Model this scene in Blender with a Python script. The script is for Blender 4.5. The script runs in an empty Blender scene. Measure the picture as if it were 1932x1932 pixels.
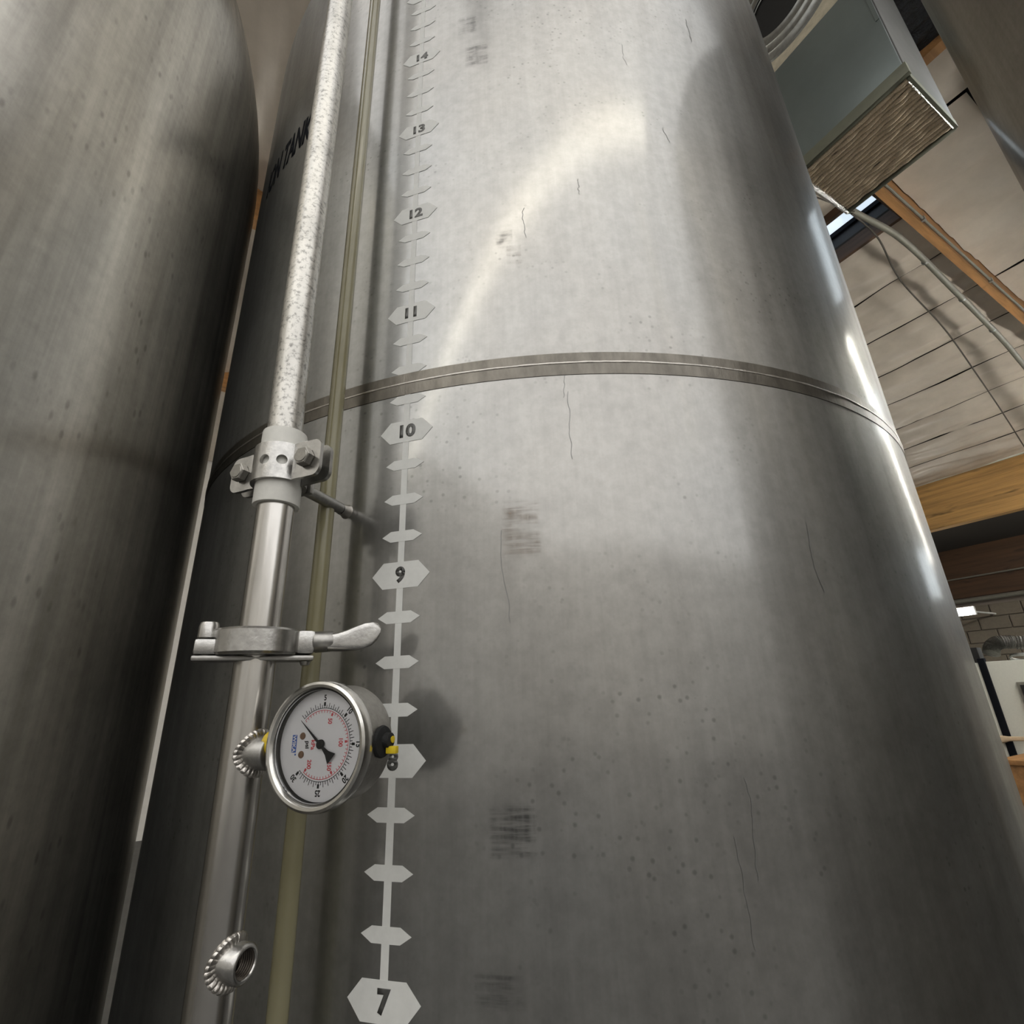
import bpy, bmesh, math, random
from mathutils import Matrix, Vector, noise
random.seed(7)
S = bpy.context.scene
COL = S.collection
H0 = 1.6                      # eye height; heights below are given relative to it where named "rel"
PI = math.pi
def rad(a): return a * PI / 180

# ------------------------------------------------------------------ camera
cam_d = bpy.data.cameras.new('camera'); cam = bpy.data.objects.new('camera', cam_d); COL.objects.link(cam)
cam_d.sensor_width = 36; cam_d.sensor_height = 36; cam_d.sensor_fit = 'HORIZONTAL'
cam_d.lens = 36 * 945 / 1932; cam_d.clip_start = 0.01; cam_d.clip_end = 100
ROOM = rad(60.5)
W2C = Matrix(((.999237579, .0390417778, 0), (.0133958628, -.342854507, -.939292999), (-.0366716685, .938576862, -.343116106)))
ROT = Matrix(((math.sin(ROOM), math.cos(ROOM), 0), (-math.cos(ROOM), math.sin(ROOM), 0), (0, 0, 1)))
cam.matrix_world = Matrix.Translation((0, 0, H0)) @ (ROT @ W2C).to_4x4()
S.camera = cam
# ------------------------------------------------------------------ world, view
w = bpy.data.worlds.new('world'); S.world = w; w.use_nodes = True
w.node_tree.nodes['Background'].inputs[0].default_value = (.75, .88, 1, 1)
w.node_tree.nodes['Background'].inputs[1].default_value = .35
S.view_settings.view_transform = 'Standard'; S.view_settings.look = 'None'
S.view_settings.exposure = 0.0; S.view_settings.gamma = 1; S.view_settings.use_curve_mapping = False
ROOF_FILL_E = 1.45        # glow of the added, unseen fill sheets under the roof
SKY_E = 3.2         # clear skylights
TUBE_E = 75.0       # fluorescent tubes
STRIP_E = 4.6       # frosted strip lights over the aisle

# ------------------------------------------------------------------ materials
def mat(name, color=(.5, .5, .5), rough=.5, metal=0., spec=.5, build=None):
    m = bpy.data.materials.new(name); m.use_nodes = True
    nt = m.node_tree; b = nt.nodes['Principled BSDF']
    b.inputs['Base Color'].default_value = (*color, 1); b.inputs['Roughness'].default_value = rough
    b.inputs['Metallic'].default_value = metal; b.inputs['Specular IOR Level'].default_value = spec
    if build: build(nt, b)
    return m
def N(nt, t, **k):
    n = nt.nodes.new(t)
    for a, v in k.items():
        if a in n.inputs.keys(): n.inputs[a].default_value = v
        else: setattr(n, a, v)
    return n
def L(nt, a, b): nt.links.new(a, b)
def coords(nt, scale=(1, 1, 1)):
    tc = N(nt, 'ShaderNodeTexCoord'); mp = N(nt, 'ShaderNodeMapping'); mp.inputs['Scale'].default_value = scale
    L(nt, tc.outputs['Object'], mp.inputs['Vector']); return mp.outputs['Vector']
def noise_n(nt, vec, scale, detail=4, rough=.55):
    n = N(nt, 'ShaderNodeTexNoise'); n.inputs['Scale'].default_value = scale; n.inputs['Detail'].default_value = detail
    n.inputs['Roughness'].default_value = rough; L(nt, vec, n.inputs['Vector']); return n.outputs['Fac']
def ramp(nt, fac, stops):
    r = N(nt, 'ShaderNodeValToRGB'); e = r.color_ramp.elements
    while len(e) < len(stops): e.new(.5)
    for i, (p, c) in enumerate(stops):
        e[i].position = p; e[i].color = (c, c, c, 1) if not isinstance(c, tuple) else (*c, 1)
    L(nt, fac, r.inputs['Fac']); return r.outputs['Color']
def mul(nt, a, b, blend='MULTIPLY', f=1.):
    m = N(nt, 'ShaderNodeMix'); m.data_type = 'RGBA'; m.blend_type = blend; m.inputs[0].default_value = f
    L(nt, a, m.inputs[6]); L(nt, b, m.inputs[7]); return m.outputs[2]
def bump(nt, b, h, strength=.3, dist=.002):
    bp = N(nt, 'ShaderNodeBump'); bp.inputs['Strength'].default_value = strength; bp.inputs['Distance'].default_value = dist
    L(nt, h, bp.inputs['Height']); L(nt, bp.outputs['Normal'], b.inputs['Normal'])

def tank_steel(name, base=(.475, .475, .47), streak=.55, haze=.64, r_sharp=.13, r_haze=.42, spots=True, sps=130, spz=1.):
    """sheet steel: a fairly sharp reflection under a hazy, water-marked one"""
    def build(nt, b):
        vs = coords(nt, (26, 26, 1.2)); vo = coords(nt)
        st = noise_n(nt, vs, 1.6, 5, .6)
        cl = noise_n(nt, vo, 7, 5, .6)
        fine = noise_n(nt, vo, 90, 3, .7)
        c = mul(nt, ramp(nt, st, [(.3, 1 - .22 * streak), (.7, 1.0)]), ramp(nt, cl, [(.3, .84), (.7, 1.0)]))
        c = mul(nt, c, ramp(nt, fine, [(.3, .86), (.65, 1.0)]))
        if spots:
            vor = N(nt, 'ShaderNodeTexVoronoi'); vor.inputs['Scale'].default_value = sps; L(nt, coords(nt, (1, 1, spz)), vor.inputs['Vector'])
            sp = ramp(nt, vor.outputs['Distance'], [(.10, .62), (.24, 1.0)])
            msk = noise_n(nt, vo, 9, 3, .6)
            mm = N(nt, 'ShaderNodeMix'); mm.data_type = 'RGBA'; L(nt, ramp(nt, msk, [(.48, 0.), (.62, .8)]), mm.inputs[0])
            mm.inputs[6].default_value = (1, 1, 1, 1); L(nt, sp, mm.inputs[7])
            c = mul(nt, c, mm.outputs[2])
        wm = noise_n(nt, coords(nt, (1, 1, .6)), 3.2, 3, .5)
        c = mul(nt, c, ramp(nt, wm, [(.34, (1, .975, .935)), (.6, (.99, 1, 1))]))
        tint = N(nt, 'ShaderNodeRGB'); tint.outputs[0].default_value = (*base, 1)
        c = mul(nt, c, tint.outputs[0])
        b.inputs['Metallic'].default_value = 1; L(nt, c, b.inputs['Base Color'])
        rr = N(nt, 'ShaderNodeMapRange'); rr.inputs['To Min'].default_value = r_haze * .8; rr.inputs['To Max'].default_value = r_haze * 1.25
        L(nt, cl, rr.inputs['Value']); L(nt, rr.outputs[0], b.inputs['Roughness'])
        bump(nt, b, fine, .10, .0006)
        g = N(nt, 'ShaderNodeBsdfAnisotropic'); g.inputs['Roughness'].default_value = r_sharp; L(nt, c, g.inputs['Color'])
        bp = N(nt, 'ShaderNodeBump'); bp.inputs['Strength'].default_value = .05; bp.inputs['Distance'].default_value = .001
        L(nt, cl, bp.inputs['Height']); L(nt, bp.outputs['Normal'], g.inputs['Normal'])
        mx = N(nt, 'ShaderNodeMixShader')
        hz = N(nt, 'ShaderNodeMapRange'); hz.inputs['To Min'].default_value = haze - .12; hz.inputs['To Max'].default_value = haze + .15
        L(nt, st, hz.inputs['Value']); L(nt, hz.outputs[0], mx.inputs[0])
        L(nt, g.outputs[0], mx.inputs[1]); L(nt, b.outputs[0], mx.inputs[2])
        L(nt, mx.outputs[0], nt.nodes['Material Output'].inputs['Surface'])
    return mat(name, base, build=build)
def grainy(name, color, rough, metal=0., sc=60, amt=.25, bs=.2, bd=.001, spec=.5, stretch=(1, 1, 1)):
    def build(nt, b):
        v = coords(nt, stretch); n = noise_n(nt, v, sc, 5, .65)
        t = N(nt, 'ShaderNodeRGB'); t.outputs[0].default_value = (*color, 1)
        L(nt, mul(nt, ramp(nt, n, [(.28, 1 - amt), (.7, 1.0)]), t.outputs[0]), b.inputs['Base Color'])
        if bs: bump(nt, b, n, bs, bd)
    return mat(name, color, rough, metal, spec, build)
def emis(name, color, e):
    def build(nt, b):
        b.inputs['Emission Color'].default_value = (*color, 1); b.inputs['Emission Strength'].default_value = e
    return mat(name, (.8, .8, .8), .5, build=build)
def woodm(name, color, axis=0, dark=.5):
    def build(nt, b):
        s = [14, 14, 14]; s[axis] = .7
        v = coords(nt, tuple(s)); n = noise_n(nt, v, 1.5, 6, .6)
        t = N(nt, 'ShaderNodeRGB'); t.outputs[0].default_value = (*color, 1)
        v2 = coords(nt, (3, 3, 3) if axis != 1 else (3, 1.2, 5)); k = noise_n(nt, v2, 2.2, 2, .5)
        c = mul(nt, ramp(nt, n, [(.3, dark), (.62, 1.0)]), ramp(nt, k, [(.24, .35), (.36, 1.0)]))
        L(nt, mul(nt, c, t.outputs[0]), b.inputs['Base Color']); bump(nt, b, n, .25, .002)
    return mat(name, color, .6, build=build)

M_TANK = tank_steel('tank_steel')
M_TANK_L = tank_steel('tank_steel_streaked', (.80, .775, .72), streak=1.7, haze=.66, r_sharp=.2, r_haze=.36, sps=95, spz=.45)
M_TANK_R = tank_steel('tank_steel_clean', (.46, .45, .43), streak=.3, haze=.55, r_sharp=.12, r_haze=.35, spots=False)
M_WELD = grainy('weld_ground_steel', (.21, .195, .17), .36, 1, 70, .45, .5, .001, stretch=(1, 1, .35))
M_BEAD = grainy('weld_bead_steel', (.62, .59, .55), .28, 1, 160, .3, .6, .001)
M_PIPE = grainy('pipe_steel', (.66, .64, .61), .22, 1, 60, .22, .12, .0005, stretch=(1, 1, .25))
def worn(nt, b):
    vo = coords(nt); n = noise_n(nt, vo, 260, 4, .7); k = noise_n(nt, vo, 30, 3, .6)
    c = mul(nt, ramp(nt, n, [(.34, .45), (.5, 1.0)]), ramp(nt, k, [(.3, .8), (.6, 1.0)]))
    t = N(nt, 'ShaderNodeRGB'); t.outputs[0].default_value = (.58, .565, .53, 1)
    L(nt, mul(nt, c, t.outputs[0]), b.inputs['Base Color']); bump(nt, b, n, .25, .0006)
M_PIPE_UP = mat('pipe_steel_spotted', (.6, .58, .54), .34, .85, build=worn)
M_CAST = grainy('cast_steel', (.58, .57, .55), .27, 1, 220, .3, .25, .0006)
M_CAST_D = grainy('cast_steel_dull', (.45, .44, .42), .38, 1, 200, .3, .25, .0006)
M_CASE = grainy('gauge_case_steel', (.40, .385, .355), .42, .9, 300, .25, .3, .0004)
M_BEZEL = grainy('gauge_bezel_steel', (.72, .71, .68), .2, 1, 120, .2, .1, .0003)
M_THREAD = grainy('shade_darkened_thread_steel', (.16, .14, .12), .35, .9, 200, .3, .2, .0004)  # darkened steel, puts the shade inside the socket into the colour
M_NYLON = grainy('white_nylon', (.80, .79, .74), .45, 0, 120, .14, .1, .0005)
M_DECAL = grainy('level_decal_vinyl', (.74, .745, .72), .5, 0, 120, .10, 0, .001)
M_NUM = grainy('numeral_print', (.13, .13, .125), .5, .5, 120, .1, 0)
M_RUN = grainy('run_mark_film', (.27, .27, .265), .5, .8, 120, .2, 0)
M_INK = mat('black_ink', (.006, .007, .010), .8, spec=.1)
M_DIAL = grainy('dial_face', (.86, .86, .88), .6, 0, 200, .05, 0)
M_RED = mat('red_print', (.62, .06, .08), .5)
M_BLUE = mat('blue_print', (.03, .12, .48), .5)
M_BLACK = grainy('black_rubber', (.012, .012, .012), .75, 0, 300, .4, .6, .001)
M_YEL = grainy('yellow_plastic', (.75, .55, .02), .45, 0, 150, .25, .2, .0005)
M_BRASS = mat('brass', (.26, .15, .09), .4, .6)
def tubeb(nt, b):
    b.inputs['Transmission Weight'].default_value = .55; b.inputs['IOR'].default_value = 1.4
    b.inputs['Coat Weight'].default_value = .3
    v = coords(nt, (1, 1, .6)); n = noise_n(nt, v, 9, 4, .6)
    L(nt, ramp(nt, n, [(.3, (.37, .33, .17)), (.7, (.58, .55, .38))]), b.inputs['Base Color'])
M_TUBE = mat('yellowed_tube', (.5, .48, .3), .22, build=tubeb)
def glassb(nt, b):
    tr = N(nt, 'ShaderNodeBsdfTransparent'); gl = N(nt, 'ShaderNodeBsdfGlossy'); gl.inputs['Roughness'].default_value = .03
    fr = N(nt, 'ShaderNodeFresnel'); fr.inputs[0].default_value = 1.35; mx = N(nt, 'ShaderNodeMixShader')
    L(nt, fr.outputs[0], mx.inputs[0]); L(nt, tr.outputs[0], mx.inputs[1]); L(nt, gl.outputs[0], mx.inputs[2])
    L(nt, mx.outputs[0], nt.nodes['Material Output'].inputs['Surface'])
M_GLASS = mat('gauge_glass', build=glassb)
M_BATT = grainy('ceiling_insulation_film', (.60, .53, .455), .38, 0, 5, .16, .25, .01)
M_SEAM = mat('dark_gap', (.03, .025, .02), .9)
M_WOOD_X = woodm('joist_wood', (.42, .21, .075), 0)
M_WOOD_Y = woodm('glulam_wood', (.58, .335, .12), 1)
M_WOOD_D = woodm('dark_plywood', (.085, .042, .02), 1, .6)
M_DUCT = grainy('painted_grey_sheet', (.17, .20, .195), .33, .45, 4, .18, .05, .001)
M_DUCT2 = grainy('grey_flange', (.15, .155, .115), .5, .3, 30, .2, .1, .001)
M_ENDP = grainy('dark_galvanised_sheet', (.10, .10, .098), .5, .2, 12, .25, .1, .001)  # even dark grey base colour
M_PAD = grainy('foil_pad', (.86, .70, .50), .36, .1, 260, .5, .8, .002)
M_FOIL = grainy('silver_foil', (.75, .75, .74), .22, 1, 120, .25, 1., .01)
M_FOILD = grainy('dull_duct_foil', (.27, .26, .24), .3, 1, 90, .5, 1., .01)
M_GALV = grainy('galvanised_steel', (.42, .43, .41), .35, .9, 30, .45, .2, .001)
M_CREAM = grainy('cream_board', (.50, .45, .34), .8, 0, 22, .35, .3, .002)
M_BPLAST = grainy('black_plastic_sheet', (.02, .022, .026), .14, .3, 26, .3, 1., .03)
M_CONDUIT = grainy('grey_conduit', (.23, .22, .185), .5, .2, 20, .2, .1, .001)
M_CABLE = mat('dark_cable', (.05, .04, .03), .6)
M_WHITE = grainy('white_panel', (.74, .74, .66), .5, 0, 60, .07, .05, .001)
M_BLOCK = grainy('painted_block', (.20, .17, .13), .9, 0, 25, .2, .3, .003)
M_MORTAR = mat('mortar', (.26, .22, .19), .95)
M_FLOOR = grainy('concrete_floor', (.085, .083, .078), .6, 0, 6, .3, .1, .002)
M_WALL = grainy('painted_wall', (.72, .70, .66), .8, 0, 4, .12, .1, .002)
M_ROOF_FILL = emis('glowing_fill_sheet', (.985, .975, .965), ROOF_FILL_E)
M_SKY = emis('skylight_pane', (.80, .91, 1.0), SKY_E)
M_SKY2 = emis('skylight_pane_pale', (.74, .88, 1.0), .95)
M_TLAMP = emis('lit_tube', (1.0, .97, .88), TUBE_E)
M_STRIP = emis('lit_frosted_strip', (1.0, .95, .84), STRIP_E)
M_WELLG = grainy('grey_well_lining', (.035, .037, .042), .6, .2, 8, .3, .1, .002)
M_LAMPB = mat('lamp_housing', (.6, .6, .58), .5)

# ------------------------------------------------------------------ object helpers
def thing(name, label, cat, loc=(0, 0, 0), mtx=None, group=None):
    o = bpy.data.objects.new(name, None); COL.objects.link(o); o.empty_display_size = .05
    o.matrix_world = mtx if mtx else Matrix.Translation(loc)
    o['label'] = label; o['category'] = cat
    if group: o['group'] = group
    return o
ROOTM = {}
def root_matrix(o):
    m = o.matrix_basis.copy()
    while o.parent: o = o.parent; m = o.matrix_basis @ m
    return m
def obj(name, bm, m, parent=None, local=False, smooth=True, label=None, kind=None, angle=35):
    me = bpy.data.meshes.new(name)
    if parent is not None and not local: bm.transform(root_matrix(parent).inverted())
    bmesh.ops.recalc_face_normals(bm, faces=bm.faces[:])
    bm.to_mesh(me); bm.free()
    if smooth:
        me.polygons.foreach_set('use_smooth', [True] * len(me.polygons)); me.set_sharp_from_angle(angle=rad(angle))
    for mm in (m if isinstance(m, (list, tuple)) else [m]): me.materials.append(mm)
    o = bpy.data.objects.new(name, me); COL.objects.link(o)
    if parent is not None: o.parent = parent
    if label: o['label'] = label
    if kind: o['kind'] = kind
    return o
def raw(name, bm, m, parent=None, **k):      # without normal recalculation trouble for open sheets
    return obj(name, bm, m, parent, **k)
def clone(src, parent, mtx, label=None):
    o = src.copy(); COL.objects.link(o); o.parent = parent; o.matrix_basis = mtx
    if label: o['label'] = label
    return o
def frame(o, z, up=(0, 0, 1)):
    z = Vector(z).normalized(); x = Vector(up).cross(z)
    if x.length < 1e-4: x = Vector((1, 0, 0)).cross(z)
    x.normalize(); y = z.cross(x)
    return Matrix.Translation(o) @ Matrix((x, y, z)).transposed().to_4x4()
def lathe(bm, prof, seg=48, mtx=None, close=False):
    """revolve (r,z) points about z"""
    rings = []
    for r, z in prof:
        if r < 1e-7: rings.append([bm.verts.new((0, 0, z))])
        else: rings.append([bm.verts.new((r * math.cos(2 * PI * i / seg), r * math.sin(2 * PI * i / seg), z)) for i in range(seg)])
    vs = [v for r in rings for v in r]
    pairs = list(zip(rings, rings[1:])) + ([(rings[-1], rings[0])] if close else [])
    for a, b in pairs:
        for i in range(seg):
            j = (i + 1) % seg
            if len(a) == 1 and len(b) == 1: continue
            if len(a) == 1: bm.faces.new((a[0], b[i], b[j]))
            elif len(b) == 1: bm.faces.new((a[i], a[j], b[0]))
            else: bm.faces.new((a[i], a[j], b[j], b[i]))
    if mtx: bmesh.ops.transform(bm, matrix=mtx, verts=vs)
    return vs
def box(bm, lo, hi, bevel=0, mtx=None, seg=2):
    lo = Vector(lo); hi = Vector(hi)
    r = bmesh.ops.create_cube(bm, size=1, matrix=Matrix.Translation((lo + hi) / 2) @ Matrix.Diagonal((*(hi - lo), 1)))
    vs = r['verts']
    if bevel:
        es = list({e for v in vs for e in v.link_edges})
        g = bmesh.ops.bevel(bm, geom=es, offset=bevel, segments=seg, affect='EDGES', profile=.6)
        vs = list({v for f in g['faces'] for v in f.verts})
    if mtx: bmesh.ops.transform(bm, matrix=mtx, verts=vs)
def cyl(bm, p0, p1, r, r2=None, seg=24, cap=True):
    p0 = Vector(p0); p1 = Vector(p1); r2 = r if r2 is None else r2; h = (p1 - p0).length
    pr = [(r, 0), (r2, h)]
    if cap: pr = [(0, 0)] + pr + [(0, h)]
    lathe(bm, pr, seg, frame(p0, p1 - p0))
def tube(bm, pts, r, seg=12, rf=None):
    pts = [Vector(p) for p in pts]; prev = None; up = Vector((0, 0, 1))
    for i, p in enumerate(pts):
        d = (pts[min(i + 1, len(pts) - 1)] - pts[max(i - 1, 0)]).normalized()
        x = up.cross(d)
        if x.length < .05: x = Vector((1, 0, 0)).cross(d)
        x.normalize(); y = d.cross(x); rr = rf(i) if rf else r
        ring = [bm.verts.new(p + rr * (math.cos(2 * PI * k / seg) * x + math.sin(2 * PI * k / seg) * y)) for k in range(seg)]
        if prev:
            for k in range(seg): bm.faces.new((prev[k], prev[(k + 1) % seg], ring[(k + 1) % seg], ring[k]))
        else: bm.faces.new(ring[::-1])
        prev = ring
    bm.faces.new(prev)
def hexprism(bm, r, z0, z1, mtx, ch=.0006):
    pr = [(0, z0), (r * .9, z0), (r, z0 + ch), (r, z1 - ch), (r * .9, z1), (0, z1)]
    lathe(bm, pr, 6, mtx)
def new(): return bmesh.new()
def cut(o, bmc):
    me = bpy.data.meshes.new('c'); bmc.to_mesh(me); bmc.free(); c = bpy.data.objects.new('c', me); COL.objects.link(c)
    c.matrix_world = root_matrix(o)
    md = o.modifiers.new('b', 'BOOLEAN'); md.operation = 'DIFFERENCE'; md.object = c; md.solver = 'EXACT'
    dg = bpy.context.evaluated_depsgraph_get(); dg.update()
    nm = bpy.data.meshes.new_from_object(o.evaluated_get(dg)); o.modifiers.clear(); old = o.data; o.data = nm
    bpy.data.objects.remove(c); bpy.data.meshes.remove(me)
    nm.set_sharp_from_angle(angle=rad(30))

def text_bm(s, size, bold=0., shear=0., align='CENTER', xs=1.):
    c = bpy.data.curves.new('t', 'FONT'); c.body = s; c.size = size; c.align_x = align; c.align_y = 'CENTER'
    c.offset = bold; c.shear = shear; c.extrude = 0; c.resolution_u = 4
    o = bpy.data.objects.new('t', c); COL.objects.link(o)
    dg = bpy.context.evaluated_depsgraph_get(); dg.update()
    me = bpy.data.meshes.new_from_object(o.evaluated_get(dg))
    bm = bmesh.new(); bm.from_mesh(me); bpy.data.objects.remove(o); bpy.data.curves.remove(c); bpy.data.meshes.remove(me)
    bmesh.ops.scale(bm, vec=(xs, 1, 1), verts=bm.verts)
    return bm
def thicken(bm, d):
    """give a flat z=0 sheet a small thickness towards +z"""
    fs = bm.faces[:]; r = bmesh.ops.extrude_face_region(bm, geom=fs)
    bmesh.ops.translate(bm, vec=(0, 0, d), verts=[g for g in r['geom'] if isinstance(g, bmesh.types.BMVert)])

# ------------------------------------------------------------------ setting: floor, ceiling, walls
X0, X1, Y0, Y1 = -8., 11.2, -14., 9.
def ceil_rel(x): return 3.776 - .1 * x
bm = new(); box(bm, (X0 - .2, Y0 - .2, -.1), (X1 + .2, Y1 + .2, 0)); o = obj('floor', bm, M_FLOOR, kind='structure', smooth=False)
SK = [(3.66, 4.10, 1.0, 2.3), (3.5, 5.3, -2.2, .30), (6.0, 8.6, -2.8, .48)]          # skylight openings x0 x1 y0 y1
def ceil_plate(bm, x0, x1, y0, y1, off=.0, t=.06):
    v = []
    for x, y in ((x0, y0), (x1, y0), (x1, y1), (x0, y1)):
        for dz in (off, off + t): v.append(bm.verts.new((x, y, H0 + ceil_rel(x) + dz)))
    b, tp = v[0::2], v[1::2]
    bm.faces.new(b[::-1]); bm.faces.new(tp)
    for i in range(4): j = (i + 1) % 4; bm.faces.new((b[i], b[j], tp[j], tp[i]))
bm = new()
xs_ = sorted({X0, 9.3, 2.3} | {v for k in SK for v in k[:2]}); ys_ = sorted({Y0, Y1, -.1, .9} | {v for k in SK for v in k[2:]})
for xa, xb in zip(xs_, xs_[1:]):
    for ya, yb in zip(ys_, ys_[1:]):
        xm, ym = (xa + xb) / 2, (ya + yb) / 2
        if any(k[0] < xm < k[1] and k[2] < ym < k[3] for k in SK): continue
        ceil_plate(bm, xa, xb, ya, yb, .06 if ym > -.1 else .14)
ceil_plate(bm, 9.3, X1, Y0, Y1, -.5)
ceiling = obj('ceiling', bm, M_SEAM, kind='structure', smooth=False)
def batt(x0, x1, y0, y1, sag=.045, wr=1., nx=None, ny=None, name='insulation_batt'):
    bm = new(); nx = nx or max(6, int((x1 - x0) / .03)); ny = ny or max(8, int((y1 - y0) / .08)); g = []
    for i in range(nx + 1):
        row = []
        for j in range(ny + 1):
            u = i / nx; v = j / ny; x = x0 + (x1 - x0) * u; y = y0 + (y1 - y0) * v
            if i in (0, nx) and nx > 3: x += (-.007 if i else .007) * (.3 + 1.6 * max(-.3, noise.noise(Vector((x0 * 3 + i, y * 2.6, 4)))))
            e = min(1, 5 * u + .12, 5 * (1 - u) + .12) ** .5
            z = -sag * (math.sin(PI * u)) ** .8 * (.6 + .8 * noise.noise(Vector((x * .9, y * .8, 3))))
            z += wr * .045 * e * noise.noise(Vector((x * 7 + y * 1.2, y * 1.3, 0))) + wr * .016 * e * noise.noise(Vector((x * 17 - y * 2, y * 3.5, 9)))
            row.append(bm.verts.new((x, y, H0 + ceil_rel(x) + z)))
        g.append(row)
    for i in range(nx):
        for j in range(ny): bm.faces.new((g[i][j], g[i + 1][j], g[i + 1][j + 1], g[i][j + 1]))
    return obj(name, bm, M_BATT, ceiling, angle=180)
seams = [3.66 + .62 * i for i in range(-6, 0)] + [3.66, 4.10] + [4.10 + .625 * i for i in range(1, 9)]
seams[-1] = 9.2
for i, (p, q) in enumerate(zip(seams, seams[1:])):
    y0 = 2.3 if abs(p - 3.66) < .01 else .96
    batt(p + .006, q - .006, y0, 3.34 if q < 3.7 else 8.9, sag=.085 if p > 3 else .07)
    if q < 3.7: batt(p + .006, q - .006, 3.44, 8.9, sag=.05, ny=20)
for p, q, y0 in [(-.55, .9, -.1), (.9, 2.35, -.7), (3.16, 3.55, -.1), (3.56, 5.36, .36), (5.37, 5.95, -.1), (5.96, 8.64, .54), (8.65, 9.2, -.1)]:
    batt(p, q - .01, y0, .88, sag=.05, wr=1.3, nx=max(8, int((q - p) / .07)), ny=34)
for p in [-8 + .882 * k for k in range(9)]:
    batt(p + .006, p + .876, .96, 3.34, sag=.07, ny=20); batt(p + .006, p + .876, 3.44, 8.9, sag=.05, ny=20)
# glowing fill sheets added behind the camera, unseen, to brighten the mirrored ceiling
for i in range(27):
    x0 = X0 + .64 * i; x1 = x0 + .62
    for y0, y1 in ((-4.4, -.72), (-9.2, -4.44), (-13.95, -9.24)):
        if x1 > 3.4 and x0 < 5.4 and y1 > -1: y1 = -2.25
        if x1 > 5.9 and x0 < 8.7 and y1 > -1: y1 = -2.85
        if x1 < -.5 and y1 > -1: y1 = .9
        bm = new(); nn = 12; g = []
        for k in range(nn + 1):
            x = x0 + (x1 - x0) * k / nn; z = H0 + ceil_rel(x) + .02 + .012 * math.cos(2 * PI * 4 * k / nn)
            g.append((bm.verts.new((x, y0, z)), bm.verts.new((x, y1, z))))
        for k in range(nn): bm.faces.new((g[k][0], g[k + 1][0], g[k + 1][1], g[k][1]))
        obj('roof_fill_sheet', bm, M_ROOF_FILL, ceiling)
# walls
for nm, lo, hi in (('wall_left', (X0 - .2, Y0, 0), (X0, Y1, 6.4)), ('wall_front', (X0 - .2, Y0 - .2, 0), (X1 + .2, Y0, 6.4)), ('wall_back', (X0 - .2, Y1, 0), (X1 + .2, Y1 + .2, 6.4))):
    bm = new(); box(bm, lo, hi); obj(nm, bm, M_WALL, kind='structure', smooth=False)
bm = new(); box(bm, (X1, Y0, 0), (X1 + .2, Y1, 5.2)); wr = obj('wall_right', bm, M_MORTAR, kind='structure', smooth=False)
src = None                                                     # block courses of the far wall, where they show
for r in range(13):
    for c in range(20):
        y = .48 + .41 * c + (.2 if r % 2 else 0); z = H0 - 1.415 + .205 * r
        if src is None:
            bm = new(); box(bm, (-.03, -.197, -.097), (0, .197, .097), .006, seg=1); src = obj('wall_block', bm, M_BLOCK, wr, local=True)
            src.matrix_basis = Matrix.Translation((X1, y, z))
        else: clone(src, wr, Matrix.Translation((X1 - random.uniform(0, .004), y, z)))
for z0, z1, dx in ((1.30, 1.62, .05), (1.64, 2.3, .03), (2.32, 3.2, .04)):        # dark boarding above the blocks
    bm = new(); box(bm, (X1 - dx, .2, H0 + z0), (X1, 8.8, H0 + z1), .004); obj('wall_board', bm, M_WOOD_D, wr)
bm = new(); cyl(bm, (X1 - .12, .2, H0 + 1.24), (X1 - .12, 8.8, H0 + 1.24), .035); obj('wall_rail', bm, M_CONDUIT, wr)
bm = new(); cyl(bm, (X1 - .1, .2, H0 + 1.63), (X1 - .1, 8.8, H0 + 1.63), .012); obj('wall_cable', bm, M_CONDUIT, wr)

for k in range(3):
    bm = new(); y = -5.2 + 1.9 * k; box(bm, (X1 - .03, y, H0 + 1.3), (X1 - .01, y + 1.7, H0 + 2.9)); wo = obj('window_%d' % (k + 1), bm, M_SKY, kind='structure', smooth=False)
    bm = new()
    for lo, hi in (((y - .05, 1.25), (y, 2.95)), ((y + 1.7, 1.25), (y + 1.75, 2.95)), ((y, 1.25), (y + 1.7, 1.3)), ((y, 2.9), (y + 1.7, 2.95)), ((y + .83, 1.3), (y + .87, 2.9))):
        box(bm, (X1 - .06, lo[0], H0 + lo[1]), (X1 - .005, hi[0], H0 + hi[1]))
    obj('window_frame', bm, M_WHITE, wo, smooth=False)

# beams
def beam_x(name, x0, x1, y0, y1, d, m, label, n=1):
    bm = new(); v = []
    for x in (x0, x1):
        zt = H0 + ceil_rel(x) + .05
        v += [bm.verts.new((x, y0, zt)), bm.verts.new((x, y1, zt)), bm.verts.new((x, y1, zt - d - .05)), bm.verts.new((x, y0, zt - d - .05))]
    bm.faces.new(v[:4]); bm.faces.new(v[4:][::-1])
    for i in range(4): j = (i + 1) % 4; bm.faces.new((v[i], v[4 + i], v[4 + j], v[j]))
    o = obj(name, bm, m, smooth=False); o['label'] = label; o['category'] = 'beam'; return o
jb = beam_x('roof_beam', 2.4, 9.2, .885, .935, .24, M_WOOD_X, 'long brown timber beam under the beige ceiling with grey conduit strapped along it')
bm = new(); cyl(bm, (2.4, .872, H0 + ceil_rel(2.4) - .205), (9.2, .872, H0 + ceil_rel(9.2) - .205), .0095, seg=10)
jc = obj('electrical_conduit', bm, M_CONDUIT); jc['label'] = 'thin straight grey conduit fixed along the side of the brown timber beam'; jc['category'] = 'conduit'
for k in range(6):
    x = 3.0 + 1.05 * k; bm = new(); z = H0 + ceil_rel(x) - .205
    box(bm, (x - .012, .858, z - .018), (x + .012, .885, z + .018), .003); obj('conduit_strap', bm, M_GALV, jc)
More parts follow.
